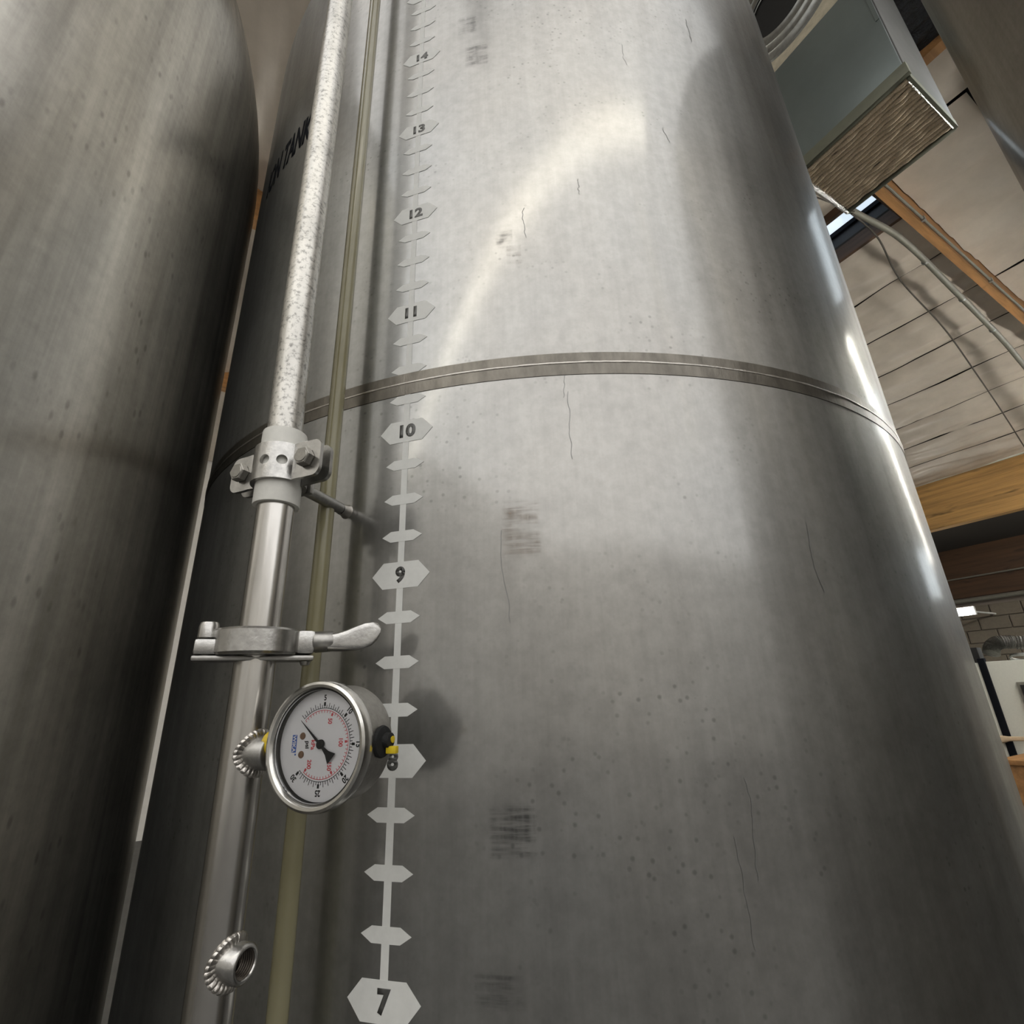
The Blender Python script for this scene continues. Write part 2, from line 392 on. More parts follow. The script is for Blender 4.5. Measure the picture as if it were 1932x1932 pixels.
beam_x('roof_beam', -6, 2.4, 3.34, 3.44, .34, M_WOOD_X, 'brown timber beam seen high in the gap between the two left tanks')
beam_x('roof_beam', -6, 2.4, 6.1, 6.22, .22, M_WOOD_X, 'farther brown timber beam low in the sliver between the two left tanks')
g = thing('glulam_beam', 'thick honey coloured laminated beam at right, below the ribbed ceiling', 'beam', (9.27, 4, H0 + 2.13))
bm = new()
for k in range(11):
    z0 = H0 + 2.13 + k * .065; box(bm, (9.2, .4, z0), (9.35, 8.9, z0 + .0645), .002, seg=1)
obj('laminated_timber', bm, M_WOOD_Y, g)
bm = new(); box(bm, (9.17, .4, H0 + 2.845), (9.36, 8.9, H0 + 2.875)); obj('metal_flashing', bm, M_WHITE, g)
# skylights
def skylight(x0, x1, y0, y1, label, bars):
    t = thing('skylight', label, 'skylight', ((x0 + x1) / 2, (y0 + y1) / 2, H0 + ceil_rel((x0 + x1) / 2)))
    z = H0 + ceil_rel(x1) - .02; zt = H0 + ceil_rel(x0) + .27; zm = z + .12
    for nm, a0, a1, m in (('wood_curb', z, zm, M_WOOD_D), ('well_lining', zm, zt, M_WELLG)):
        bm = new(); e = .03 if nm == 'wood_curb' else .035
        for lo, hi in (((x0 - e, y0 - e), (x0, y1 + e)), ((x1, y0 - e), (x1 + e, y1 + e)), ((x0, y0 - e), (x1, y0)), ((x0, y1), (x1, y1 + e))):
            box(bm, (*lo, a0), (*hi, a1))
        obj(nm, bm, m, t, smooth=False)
    zb = zt - .06
    bm = new(); box(bm, (x0, y0, zb), (x1, y1, zb + .01)); obj('pane', bm, M_SKY2 if y0 > 0 else M_SKY, t, smooth=False)
    bm = new()
    for y in bars: box(bm, (x0, y - .02, zb - .03), (x1, y + .02, zb))
    for lo, hi in (((x0, y0), (x0 + .025, y1)), ((x1 - .025, y0), (x1, y1)), ((x0, y0), (x1, y0 + .025)), ((x0, y1 - .025), (x1, y1))):
        box(bm, (*lo, zb - .04), (*hi, zb))
    obj('frame', bm, M_INK, t, smooth=False)
skylight(*SK[0], 'small roof skylight with bluish panes in a dark wooden well beyond the grey box', (1.52,))
skylight(*SK[1], 'wide roof skylight with bluish panes, nearer of the two right of the aisle', (-1.6, -.95, -.3))
skylight(*SK[2], 'wide roof skylight with bluish panes, farther of the two right of the aisle', (-2., -1.2, -.4))
# black plastic over a roof opening, with a wooden batten
t = thing('plastic_sheet', 'crumpled glossy black plastic sheet on the ceiling with a brown batten edge', 'plastic sheet', (2.8, .2, H0 + ceil_rel(2.8)))
bm = new(); n = 46; g = []
for i in range(n + 1):
    g.append([bm.verts.new((2.38 + .7 * i / n, -.66 + 1.5 * j / n, H0 + ceil_rel(2.38 + .7 * i / n) - .03 + .022 * noise.noise(Vector((i * .35, j * .22, 1))) + .012 * noise.noise(Vector((i * .9, j * .6, 5))))) for j in range(n + 1)])
for i in range(n):
    for j in range(n): bm.faces.new((g[i][j], g[i + 1][j], g[i + 1][j + 1], g[i][j + 1]))
obj('sheet', bm, M_BPLAST, t, angle=180)
bm = new(); box(bm, (3.08, -.66, H0 + ceil_rel(3.1) - .08), (3.15, .84, H0 + ceil_rel(3.1) + .02), .004); obj('batten', bm, M_WOOD_X, t)

# ------------------------------------------------------------------ lights over the aisles (some are added fill)
def strip_light(x0, x1, y0, y1, z, label, group, m=M_STRIP):
    t = thing('strip_light', label, 'light', ((x0 + x1) / 2, (y0 + y1) / 2, z), group=group)
    bm = new(); box(bm, (x0, y0, z), (x1, y1, z + .05), .008); obj('housing', bm, M_LAMPB, t)
    bm = new(); box(bm, (x0 + .01, y0 + .012, z - .02), (x1 - .01, y1 - .012, z), .006); obj('diffuser', bm, m, t)
for k in range(5):
    strip_light(.86 - 1.5 * (k + 1), .86 - 1.5 * k - .004, -1.80, -1.52, H0 + 3.38, ('first', 'second', 'third', 'fourth', 'fifth')[k] + ' frosted strip light from the right in the row behind the camera', 'frosted strip lights above the aisle')
def tube_lamp(p0, p1, r, label, group, m=M_TLAMP):
    p0 = Vector(p0); p1 = Vector(p1); c = (p0 + p1) / 2
    t = thing('tube_light', label, 'light', c, group=group)
    bm = new(); cyl(bm, p0, p1, r, seg=10); obj('tube', bm, m, t)
    d = (p1 - p0).normalized(); up = Vector((0, 0, r + .02))
    bm = new(); F = frame(p0 + up, d); box(bm, (-.03, -.01, 0), (.03, .02, (p1 - p0).length), mtx=F); obj('batten', bm, M_LAMPB, t)
for k in range(6):
    a = Vector((1.95, -.64, H0 + 1.9)) if k == 0 else Vector((1.56 + 1.72 * k, -.235 + .125 * k, H0 + 1.9))
    tube_lamp(a, Vector((3.27, -.115, H0 + 1.9)) if k == 0 else a + Vector((1.715, .124, 0)), .026, ('nearest', 'second nearest', 'third nearest', 'fourth', 'fifth', 'farthest')[k] + ' fluorescent tube light in the row mirrored on the tank edge', 'fluorescent tubes at right')
for k in range(3):
    a = Vector((.60 + .42 * k, -2.1 - 1.56 * k, H0 + 3.3)); tube_lamp(a, a + Vector((.4, -1.5, 0)), .012, ('nearest', 'middle', 'farthest')[k] + ' thin light tube added for the streak mirrored on the tank', 'added thin tubes for the mirrored streak', M_STRIP)  # unseen light line added to give a faint mirrored streak
for k in range(3):
    a = Vector((-6.6 + 1.9 * k, 4.6, H0 + 2.2)); tube_lamp(a, a + Vector((1.6, 0, 0)), .03, ('leftmost', 'middle', 'rightmost')[k] + ' added fill light tube hidden behind the left tank', 'added fill tubes behind the left tank')  # unseen fill lamps added to brighten the ceiling in the gap
t = thing('lamp', 'small glaring white lamp at the far end right of the tank', 'lamp', (10., 3.52, H0 + .96))
bm = new(); box(bm, (9.95, 3.38, H0 + .905), (10.0, 3.66, H0 + 1.0), .02); obj('lens', bm, M_TLAMP, t)
bm = new(); box(bm, (10.0, 3.36, H0 + .9), (10.06, 3.7, H0 + 1.03), .01); cyl(bm, (10.05, 3.5, H0 + .98), (X1, 3.5, H0 + .98), .015); obj('housing', bm, M_LAMPB, t)

# ------------------------------------------------------------------ tanks
TR = .545
def tank_profile(z0, zc, b, p=2):
    """bottom cone, wall, domed head (r,z absolute)"""
    pr = [(0, .38), (.12, .40), (.34, .46), (TR - .06, .54), (TR - .015, .575), (TR, .62)]
    nwall = 40
    pr += [(TR, .62 + (zc - .62) * i / nwall) for i in range(1, nwall + 1)]
    for i in range(1, 33):
        a = PI / 2 * i / 32; pr.append((TR * math.cos(a) if i < 32 else 0, zc + b * math.sin(a)))
    return pr
def tank(name, label, c, zc, b, m, group=None):
    t = thing(name, label, 'tank', (c[0], c[1], 0))
    bm = new(); lathe(bm, tank_profile(0, zc, b), 256, Matrix.Translation((c[0], c[1], 0))); obj('shell', bm, m, t, angle=60)
    for k in range(4):
        a = PI / 4 + k * PI / 2; x = c[0] + .44 * math.cos(a); y = c[1] + .44 * math.sin(a)
        bm = new(); cyl(bm, (x, y, .015), (x, y, .56), .035); cyl(bm, (x, y, 0), (x, y, .015), .06); obj('leg', bm, m, t)
    return t
C1 = (.49345, .75503); CL = (-.605, .755); C3 = (1.20, -.431)
T1 = tank('storage_tank', 'large stainless steel tank with a numbered level scale, centre of the picture', C1, H0 + 1.10, .35, M_TANK)
T2 = tank('storage_tank', 'streaked stainless steel tank with a domed top filling the left edge', CL, H0 + .81, .62, M_TANK_L)
T3 = tank('storage_tank', 'stainless steel tank whose curved edge shows in the top right corner', C3, H0 + 1.46, .16, M_TANK_R)

def P1(ang, z, off=0.):
    a = rad(ang); return Vector((C1[0] + (TR + off) * math.cos(a), C1[1] + (TR + off) * math.sin(a), H0 + z))
def wrap(bm, ang0, z0, off=.0006, th=None):
    """wrap a flat sheet (x = metres round the tank, y = height, z = thickness) on the tank wall"""
    for v in bm.verts:
        p = P1(ang0 + math.degrees(v.co.x / TR), z0 + v.co.y, off + v.co.z); v.co = p
def dice(bm, step=.012):
    for ax in (0, 1):
        lo = min(v.co[ax] for v in bm.verts); hi = max(v.co[ax] for v in bm.verts); k = lo + step
        while k < hi:
            n_ = Vector((1, 0, 0)) if ax == 0 else Vector((0, 1, 0)); co = n_ * k
            bmesh.ops.bisect_plane(bm, geom=bm.verts[:] + bm.edges[:] + bm.faces[:], plane_co=co, plane_no=n_); k += step
# girth weld
bm = new(); ca = Matrix.Translation((C1[0], C1[1], H0))
lathe(bm, [(TR - .001, .2495), (TR + .0005, .2500), (TR + .0007, .2715), (TR - .001, .272)], 256, ca)
obj('weld_band', bm, M_WELD, T1, label='dull brownish ground band round the tank at the weld')
bm = new(); seg = 900; prev = None; first = None
for i in range(seg):
    a = 2 * PI * i / seg; w_ = .0011 + .0004 * noise.noise(Vector((i * .37, 0, 0))); zc = .2617 + .0005 * noise.noise(Vector((i * .11, 5, 0)))
    ring = []
    for k in range(6):
        b = PI * k / 5; r = TR + .0004 + w_ * .7 * math.sin(b)
        ring.append(bm.verts.new((C1[0] + r * math.cos(a), C1[1] + r * math.sin(a), H0 + zc + w_ * math.cos(b))))
    if prev:
        for k in range(5): bm.faces.new((prev[k], prev[k + 1], ring[k + 1], ring[k]))
    else: first = ring
    prev = ring
for k in range(5): bm.faces.new((prev[k], prev[k + 1], first[k + 1], first[k]))
obj('weld_seam', bm, M_BEAD, T1)
# lid parts out of sight but real: neck on the head
for T, c, zt in ((T1, C1, H0 + 1.45), (T2, CL, H0 + 1.43), (T3, C3, H0 + 1.62)):
    bm = new(); lathe(bm, [(.16, zt - .06), (.16, zt + .05), (.19, zt + .05), (.19, zt + .075), (0, zt + .09)], 48, Matrix.Translation((c[0], c[1], 0))); obj('manway', bm, M_TANK_R, T)
# level scale
SC = -134.9
def zn(n):
    t_ = {6: -.295, 7: -.1667, 8: -.0388, 9: .0893, 10: .2136, 11: .339, 12: .465, 13: .592, 14: .7195, 15: .846, 16: .972}
    i = int(math.floor(n)); f = n - i
    return t_[i] + (t_[min(i + 1, 16)] - t_[i]) * f
bm = new()
z0, z1 = zn(6.25), zn(16); n = 60
for i in range(n):
    a0 = z0 + (z1 - z0) * i / n; a1 = z0 + (z1 - z0) * (i + 1) / n
    bm.faces.new([bm.verts.new((x, y, 0)) for x, y in ((-.0027, a0), (.0027, a0), (.0027, a1), (-.0027, a1))])
bmesh.ops.remove_doubles(bm, verts=bm.verts, dist=1e-5); thicken(bm, .00008); wrap(bm, SC, 0, .00012)
LS = obj('level_scale', bm, M_DECAL, T1, label='pale grey stuck-on level scale with numbered hexagons')
def hexsheet(w_, h, tip):
    bm = new(); xs = [-w_ / 2, -w_ / 2 + tip, -w_ / 4 + tip / 2, 0, w_ / 4 - tip / 2, w_ / 2 - tip, w_ / 2]
    top = []; bot = []
    for x in xs:
        hh = 0 if abs(abs(x) - w_ / 2) < 1e-6 else h / 2
        top.append(bm.verts.new((x, hh, 0))); bot.append(top[-1] if hh == 0 else bm.verts.new((x, -hh, 0)))
    for i in range(len(xs) - 1):
        vs = [top[i], bot[i], bot[i + 1], top[i + 1]]; q = []
        for v in vs:
            if v not in q: q.append(v)
        bm.faces.new(q)
    thicken(bm, .00008); return bm
for q in range(26, 64):
    nn = q / 4
    if q % 4: 
        bm = hexsheet(.0345, .0088, .0075); wrap(bm, SC, zn(nn), .00022); obj('scale_tick', bm, M_DECAL, LS)
    elif q > 24:
        bm = hexsheet(.0485, .0205, .0095); wrap(bm, SC, zn(nn), .00022); obj('number_plate', bm, M_DECAL, LS)
        s = str(q // 4)
        bm = text_bm(s, .0158, .00075, xs=1.0 if len(s) < 2 else 1.08)
        dice(bm, .004); thicken(bm, .00008); wrap(bm, SC, zn(nn) - .0004, .00034); obj('numeral', bm, M_NUM, LS, smooth=False)
# name lettering near the left edge of the tank
bm = text_bm('ION TANK', .0690, .0026, .17, 'RIGHT', xs=.385)
dice(bm, .01); thicken(bm, .0001); wrap(bm, -153.9, .7265, .0002); obj('lettering', bm, M_INK, T1, smooth=False, label='black slanted capital letters, partly hidden by the pipe')
# scuffs left by old tape: thin ragged films
def scuffm(name, col, dens):
    def build(nt, b):
        v1 = coords(nt, (30, 30, 420)); v2 = coords(nt, (260, 260, 10)); v3 = coords(nt)
        a = noise_n(nt, v1, 1, 4, .6); c = noise_n(nt, v2, 1, 3, .6); e = noise_n(nt, v3, 60, 3, .6)
        m1 = mul(nt, ramp(nt, a, [(.40, 0.), (.62, 1.)]), ramp(nt, c, [(.3, .35), (.6, 1.)]))
        m2 = mul(nt, m1, ramp(nt, e, [(.33, .15), (.6, 1.)]))
        at = N(nt, 'ShaderNodeAttribute'); at.attribute_name = 'edge'
        m3 = mul(nt, m2, at.outputs['Color'])
        mx = N(nt, 'ShaderNodeMath'); mx.operation = 'MULTIPLY'; mx.inputs[1].default_value = dens; L(nt, m3, mx.inputs[0])
        L(nt, mx.outputs[0], b.inputs['Alpha'])
    return mat(name, col, .6, build=build)
M_SC1 = scuffm('tape_residue_dark', (.05, .05, .048), .75); M_SC2 = scuffm('tape_residue_brown', (.36, .29, .23), .6)
def scuff(a0, a1, z0, z1, m):
    bm = new(); lay = bm.verts.layers.float_color.new('edge'); w_ = rad(a1 - a0) * TR; h = z1 - z0; nx, ny = 10, 10; g = [[bm.verts.new((w_ * i / nx, h * j / ny, 0)) for j in range(ny + 1)] for i in range(nx + 1)]
    for i in range(nx + 1):
        for j in range(ny + 1):
            e = 0. if i in (0, nx) or j in (0, ny) else (.6 if i in (1, nx - 1) or j in (1, ny - 1) else 1.)
            g[i][j][lay] = (e, e, e, 1)
    for i in range(nx):
        for j in range(ny): bm.faces.new((g[i][j], g[i + 1][j], g[i + 1][j + 1], g[i][j + 1]))
    wrap(bm, a0, z0, .0005); obj('tape_residue', bm, m, T1)
scuff(-126.5, -123.3, .094, .141, M_SC2)
scuff(-128.0, -124.7, -.0945, -.0635, M_SC1)
scuff(-129.1, -125.8, -.167, -.149, M_SC1)
scuff(-130.1, -127.5, .736, .772, M_SC1); scuff(-129.2, -126.2, .672, .714, M_SC1)
scuff(-126.3, -124.4, .395, .418, M_SC1); scuff(-125.2, -123.6, .372, .398, M_SC2)
# runs and scratches on the wall
rs = random.Random(3)
for k in range(12):
    a0 = rs.uniform(-131, -98); z0 = rs.uniform(-.1, .9); ln = rs.uniform(.02, .07); bm = new(); prev = None
    wd = rs.uniform(.00018, .00035); x = 0; m_ = 14
    for i in range(m_ + 1):
        x += rs.uniform(-.0012, .0012); y = -ln * i / m_
        pr_ = (bm.verts.new((x - wd, y, 0)), bm.verts.new((x + wd, y, 0)))
        if prev: bm.faces.new((prev[0], prev[1], pr_[1], pr_[0]))
        prev = pr_
    wrap(bm, a0, z0, .0002); obj('run_mark', bm, M_RUN, T1)

# ------------------------------------------------------------------ standpipe
PP = Vector((.01687, .36311)); PU = Vector((.01391, .36323)); RP = .012
def pz(z, c=PP): return Vector((c.x, c.y, H0 + z))
SP = thing('standpipe', 'upright stainless steel pipe with clamps standing before the numbered tank', 'pipe', (PP.x, PP.y, .02))
bm = new(); lathe(bm, [(RP, -1.2), (RP, .029), (.0228, .0335), (.0228, .0362)], 64, Matrix.Translation((PP.x, PP.y, H0))); cyl(bm, pz(-1.58), pz(-1.2), RP + .001); obj('lower_tube', bm, M_PIPE, SP)
bm = new(); pr = [(.0228, .0366), (.0228, .0393), (RP, .044), (RP, .14)]
lathe(bm, pr, 64, Matrix.Translation((PP.x, PP.y, H0)))
obj('middle_tube', bm, M_PIPE, SP)
bm = new(); lathe(bm, [(RP, .14), (RP, .30), (RP, .6), (RP, 1.0), (RP, 1.45)], 64)
for v in bm.verts: 
    f = min(1, max(0, (v.co.z - .14) / .2)); v.co = Vector((v.co.x + PP.x + (PU.x - PP.x) * f, v.co.y + PP.y + (PU.y - PP.y) * f, v.co.z + H0))
obj('upper_tube', bm, M_PIPE_UP, SP, label='spotted, paler upper length of the pipe')
UA = rad(-48.6); U = Vector((math.cos(UA), math.sin(UA), 0)); NA = rad(-138.6); NV = Vector((math.cos(NA), math.sin(NA), 0))
def socket(z, ln=.0205, r=.0088, open_=True, ex=0.):
    F = frame(pz(z), U)
    bm = new()
    if open_:
        pr = [(r, .004), (r, ln - .0012), (r - .0012, ln), (r - .0022, ln), (r - .0026, ln - .0006)]
        zz = ln - .0008
        pr += [(r - .0022, zz)]
    else: pr = [(r, .004), (r, ln - .001), (r - .001, ln), (0, ln)]
    lathe(bm, pr, 56, F); s = obj('threaded_socket', bm, M_CAST_D if not open_ else M_CAST, SP, angle=50)
    if open_:
        bm = new(); zz = ln - .0008; pr = [(r - .0022, zz)]
        for k in range(9): pr += [(r - .0020, zz - .0004), (r - .0030, zz - .0010)]; zz -= .0014
        pr += [(r - .003, .004), (0, .004)]; lathe(bm, pr, 56, F); obj('inner_thread', bm, M_THREAD, s, angle=20)
    bm = new(); n = 240; prev = first = None                   # scalloped weld bead
    for i in range(n):
        t_ = 2 * PI * i / n; sc = abs(math.sin(t_ * 14)) ** .6; rb = .0018 + .00045 * sc; rr_ = r + .0012
        a = rr_ * math.cos(t_); h = rr_ * math.sin(t_); dpt = math.sqrt(max(RP * RP - a * a, 0)) 
        side = NV * a; cpt = pz(z + h) + side + U * (dpt + .0004)
        rad_ = (NV * math.cos(t_) + Vector((0, 0, 1)) * math.sin(t_)).normalized()
        ring = [bm.verts.new(cpt + rad_ * rb * 1.25 * math.cos(2 * PI * k / 8) + U * rb * .8 * math.sin(2 * PI * k / 8)) for k in range(8)]
        if prev:
            for k in range(8): bm.faces.new((prev[k], prev[(k + 1) % 8], ring[(k + 1) % 8], ring[k]))
        else: first = ring
        prev = ring
    for k in range(8): bm.faces.new((prev[k], prev[(k + 1) % 8], first[(k + 1) % 8], first[k]))
    obj('weld_bead', bm, M_BEAD, s)
    return s
s = socket(-.1241); s['label'] = 'empty threaded socket with a rippled weld, low on the pipe'
s = socket(-.0262, .0215, .0092, False); s['label'] = 'socket welded to the pipe that carries the pressure gauge'

# lower clamp with hinge bolt and wing nut
ED = rad(-2.7)
EV = Vector((math.cos(ED), math.sin(ED), 0)); FV = Vector((EV.y, -EV.x, 0)) * 1.0     # right, towards camera
if FV.y > 0: FV = -FV
MC = Matrix.Translation(pz(.0365)) @ Matrix((EV, -FV, (0, 0, 1))).transposed().to_4x4()    # local x right, y away, z up
CLP = thing('pipe_clamp', 'hinged steel pipe clamp with a wing nut, between pipe and gauge', 'clamp', mtx=MC)
def arc_block(bm, r0, r1, a0, a1, z0, z1, n=30, bev=.0014):
    """ring sector with chamfered edges"""
    prof = [(r0, z0), (r1 - bev, z0), (r1, z0 + bev), (r1, z1 - bev), (r1 - bev, z1), (r0, z1)]; prev = None
    for i in range(n + 1):
        a = rad(a0 + (a1 - a0) * i / n); ring = [bm.verts.new((r * math.cos(a), r * math.sin(a), z)) for r, z in prof]
        if prev:
            for k in range(6): bm.faces.new((prev[k], prev[(k + 1) % 6], ring[(k + 1) % 6], ring[k]))
        else: bm.faces.new(ring[::-1])
        prev = ring
    bm.faces.new(prev)
bm = new(); arc_block(bm, .0165, .0262, -176, -4, -.0078, .0078)          # half towards the camera
box(bm, (.022, -.013, -.0075), (.033, -.001, .0075), .0028); box(bm, (-.0335, -.013, -.0078), (-.020, -.001, .0015), .002)
obj('clamp_half', bm, M_CAST, CLP, local=True)
bm = new(); arc_block(bm, .0165, .0262, 4, 176, -.0078, .0078)
box(bm, (.022, .001, -.0075), (.033, .012, .0075), .0028); box(bm, (-.0335, .001, -.0078), (-.020, .011, .0078), .002)
obj('clamp_half', bm, M_CAST_D, CLP, local=True)
bm = new(); lathe(bm, [(0, .0125), (.0022, .0125), (.0048, .0115), (.0055, .0095), (.0055, .0025), (.004, .0015), (0, .0015)], 24, Matrix.Translation((-.0275, -.006, 0)))
lathe(bm, [(0, -.0095), (.0045, -.0095), (.0050, -.0079), (0, -.0079)], 20, Matrix.Translation((-.0275, -.006, 0)))
obj('hinge_pin', bm, M_CAST, CLP, local=True)
bm = new(); box(bm, (-.034, -.012, -.0112), (.033, .006, -.0080), .0012); lathe(bm, [(0, -.0142), (.0025, -.0138), (.0035, -.0115), (0, -.0115)], 16, Matrix.Translation((.0285, -.006, 0)))
obj('link_plate', bm, M_CAST_D, CLP, local=True)
TN = (1, -.16, .05)
bm = new(); cyl(bm, (.024, -.006, 0), (.050, -.0104, .0014), .0034); obj('swing_bolt', bm, M_CAST_D, CLP, local=True)
bm = new(); F = frame((.0325, -.0075, .0004), TN); lathe(bm, [(0, 0), (.0062, 0), (.0068, .0012), (.0066, .0105), (.0060, .012), (0, .012)], 28, F)
wn = obj('wing_nut', bm, M_CAST_D, CLP, local=True)
def loft(bm, secs, n=20):
    prev = None
    for c, a, b, p in secs:
        c = Vector(c); ring = []
        for k in range(n):
            t_ = 2 * PI * k / n; ct, st_ = math.cos(t_), math.sin(t_)
            x = a * abs(ct) ** p * (1 if ct >= 0 else -1); y = b * abs(st_) ** p * (1 if st_ >= 0 else -1)
            ring.append(bm.verts.new(c + Vector((0, y, x))))
        if prev:
            for k in range(n): bm.faces.new((prev[k], prev[(k + 1) % n], ring[(k + 1) % n], ring[k]))
        else: bm.faces.new(ring[::-1])
        prev = ring
    bm.faces.new(prev)
bm = new(); loft(bm, [((.0405, -.009, .0000), .0054, .0056, .55), ((.046, -.0098, .0004), .0060, .0056, .5), ((.051, -.0104, .0012), .0066, .0052, .42), ((.057, -.0114, .0026), .0078, .0042, .36),
               ((.063, -.0122, .0042), .0086, .0032, .36), ((.068, -.0128, .0056), .0080, .0025, .42), ((.0715, -.0132, .0068), .0060, .0020, .55), ((.0735, -.0135, .0078), .0026, .0014, .8)], 32)
wg = obj('wing', bm, M_CAST, wn, local=True)
bc = new(); lathe(bc, [(0, -1), (.5, -.87), (.87, -.5), (1, 0), (.87, .5), (.5, .87), (0, 1)], 20, Matrix.Translation((.0565, -.0112, .0098)) @ Matrix.Rotation(-.28, 4, 'Y') @ Matrix.Diagonal((.0085, .0022, .0035, 1)))
cut(wg, bc)

# ------------------------------------------------------------------ split bracket, collar and rod holding the pipe to the tank
RV = Vector((C1[0] - PP.x, C1[1] - PP.y, 0)).normalized(); TV = Vector((RV.y, -RV.x, 0))    # radial into tank; sideways (right, near)
MB_ = Matrix.Translation(pz(.1575)) @ Matrix((TV, RV, (0, 0, 1))).transposed().to_4x4()     # local x sideways, y to tank
BR = thing('pipe_bracket', 'bolted steel strap bracket with white collar holding the pipe to the tank', 'bracket', mtx=MB_)
bm = new(); lathe(bm, [(.0121, -.0285), (.0150, -.0285), (.0152, -.0275), (.0152, .0265), (.0150, .0275), (.0121, .0275)], 64, close=True)
col = obj('collar', bm, M_NYLON, BR, local=True, label='white nylon collar')
bm = new(); box(bm, (-.016, .006, -.029), (-.013, .008, -.0235), .0005); obj('collar_tab', bm, M_NYLON, col, local=True)
bm = new(); box(bm, (.013, .004, .0125), (.018, .007, .0215), .0006); obj('collar_tab', bm, M_NYLON, col, local=True)
def strap(sgn):
    """sheet strap: half round the collar, then flat ears; built as a path in plan swept in height"""
    R0 = .0156; th = .0028; path = []
    e = .0035                                                     # half gap between the two ears
    for x, y in ((.0405, e), (.034, e), (.027, e), (.0215, e + .0006)): path.append((x, y))
    a0 = math.asin((e + .0015) / R0) + .03
    for i in range(15):
        a = a0 + (PI - 2 * a0) * i / 14; path.append((R0 * math.cos(a), R0 * math.sin(a)))
    path += [(-x, y) for x, y in ((.0215, e + .0006), (.027, e), (.034, e), (.0405, e))]
    def hh(x):
        ax = abs(x); h = .0135
        if ax > .0345: d = (ax - .0345) / .006; h = .0135 - .006 * (1 - math.sqrt(max(0, 1 - d * d)))
        return h
    # refine ear ends for rounded corners
    fine = []
    for i in range(7): x = .0405 - .006 * (1 - math.cos(PI / 2 * i / 6)); fine.append((x, e))
    path = fine[:-1] + path[1:-1] + [(-x, y) for x, y in fine[:-1]][::-1]
    bm = new(); prev = None; nz = 6
    for i, (x, y) in enumerate(path):
        px, py = path[max(0, i - 1)]; qx, qy = path[min(len(path) - 1, i + 1)]
        d = Vector((qx - px, qy - py)).normalized(); nn_ = Vector((d.y, -d.x))
        if nn_.dot(Vector((x * .2, 1))) < 0: nn_ = -nn_
        if abs(x) < R0 + .001 and y > e + .001: nn_ = Vector((x, y)).normalized()
        h = hh(x); ring = []
        zs = [-h + 2 * h * k / nz for k in range(nz + 1)]
        for z in zs: ring.append(bm.verts.new((x, sgn * y, z)))
        for z in zs[::-1]: ring.append(bm.verts.new((x + nn_.x * th, sgn * (y + nn_.y * th), z)))
        m_ = len(ring)
        if prev:
            for k in range(m_): bm.faces.new((prev[k], prev[(k + 1) % m_], ring[(k + 1) % m_], ring[k]))
        else: bm.faces.new(ring[::-1])
        prev = ring
    bm.faces.new(prev)
    return bm
bm = strap(-1); s1 = obj('strap', bm, M_CAST, BR, local=True)
bc = new()
for a in (-80, -43): cyl(bc, (.008 * math.cos(rad(a)), .008 * math.sin(rad(a)), 0), (.025 * math.cos(rad(a)), .025 * math.sin(rad(a)), 0), .0036, seg=24)
cut(s1, bc)
obj('strap', strap(1), M_CAST_D, BR, local=True)
for sx in (1, -1):
    x = .0295 * sx; F = frame((x, -.0063, 0), (0, -1, 0)); bm = new(); hexprism(bm, .0068, 0, .0058, F, .0007)
    lathe(bm, [(0, .0058), (.0050, .0058), (.0046, .0063), (0, .0063)], 24, F)
    b = obj('bolt', bm, M_CASE, BR, local=True, angle=20)
    bm = new(); cyl(bm, (x, -.0063, 0), (x, .014, 0), .0032); hexprism(bm, .0058, .0125 - .0065, .0125 - .0018, frame((x, 0, 0), (0, 1, 0))); obj('nut', bm, M_CAST_D, b, local=True, angle=20)
dist = (Vector(C1) - PP).length - TR
bm = new(); zr = -.0085; lathe(bm, [(.0046, 0), (.0046, dist - .0225 - .006)], 28, frame((.004, .0195, zr), (-.004 / (dist - .0195), 1, 0)))
rod = obj('rod', bm, M_CAST_D, BR, local=True)
bm = new(); F = frame((0, dist - .0105, zr), (0, 1, 0)); lathe(bm, [(.0046, .003), (.0050, .007), (.0058, .0095), (.0066, .0112)], 28, F); obj('weld_bead', bm, M_BEAD, rod, local=True)
bm = new(); box(bm, (-.004, .0175, -.0135), (.012, .0215, -.004), .001); obj('rod_foot', bm, M_CAST_D, rod, local=True)

# ------------------------------------------------------------------ sight tube
ta = rad(82.15); TD = .402; tc = Vector((TD * math.cos(ta), TD * math.sin(ta)))
ST = thing('sight_tube', 'thin yellowed translucent sight tube upright between pipe and numbered scale', 'tube', (tc.x, tc.y, H0 - .9))
bm = new(); lathe(bm, [(.0063, -.9), (.0063, 0), (.0063, .5), (.0063, 1.3), (.0045, 1.3), (.0045, .5), (.0045, -.9)], 40, Matrix.Translation((tc.x, tc.y, H0)), close=True); obj('tube_wall', bm, M_TUBE, ST)
for z in (-.9, 1.3):
    bm = new(); cyl(bm, (tc.x, tc.y, H0 + z - .02), (tc.x, tc.y, H0 + z + .01), .011); cyl(bm, (tc.x, tc.y, H0 + z - .01), (tc.x + RV.x * .022, tc.y + RV.y * .022, H0 + z - .01), .006); obj('fitting', bm, M_CAST, ST)

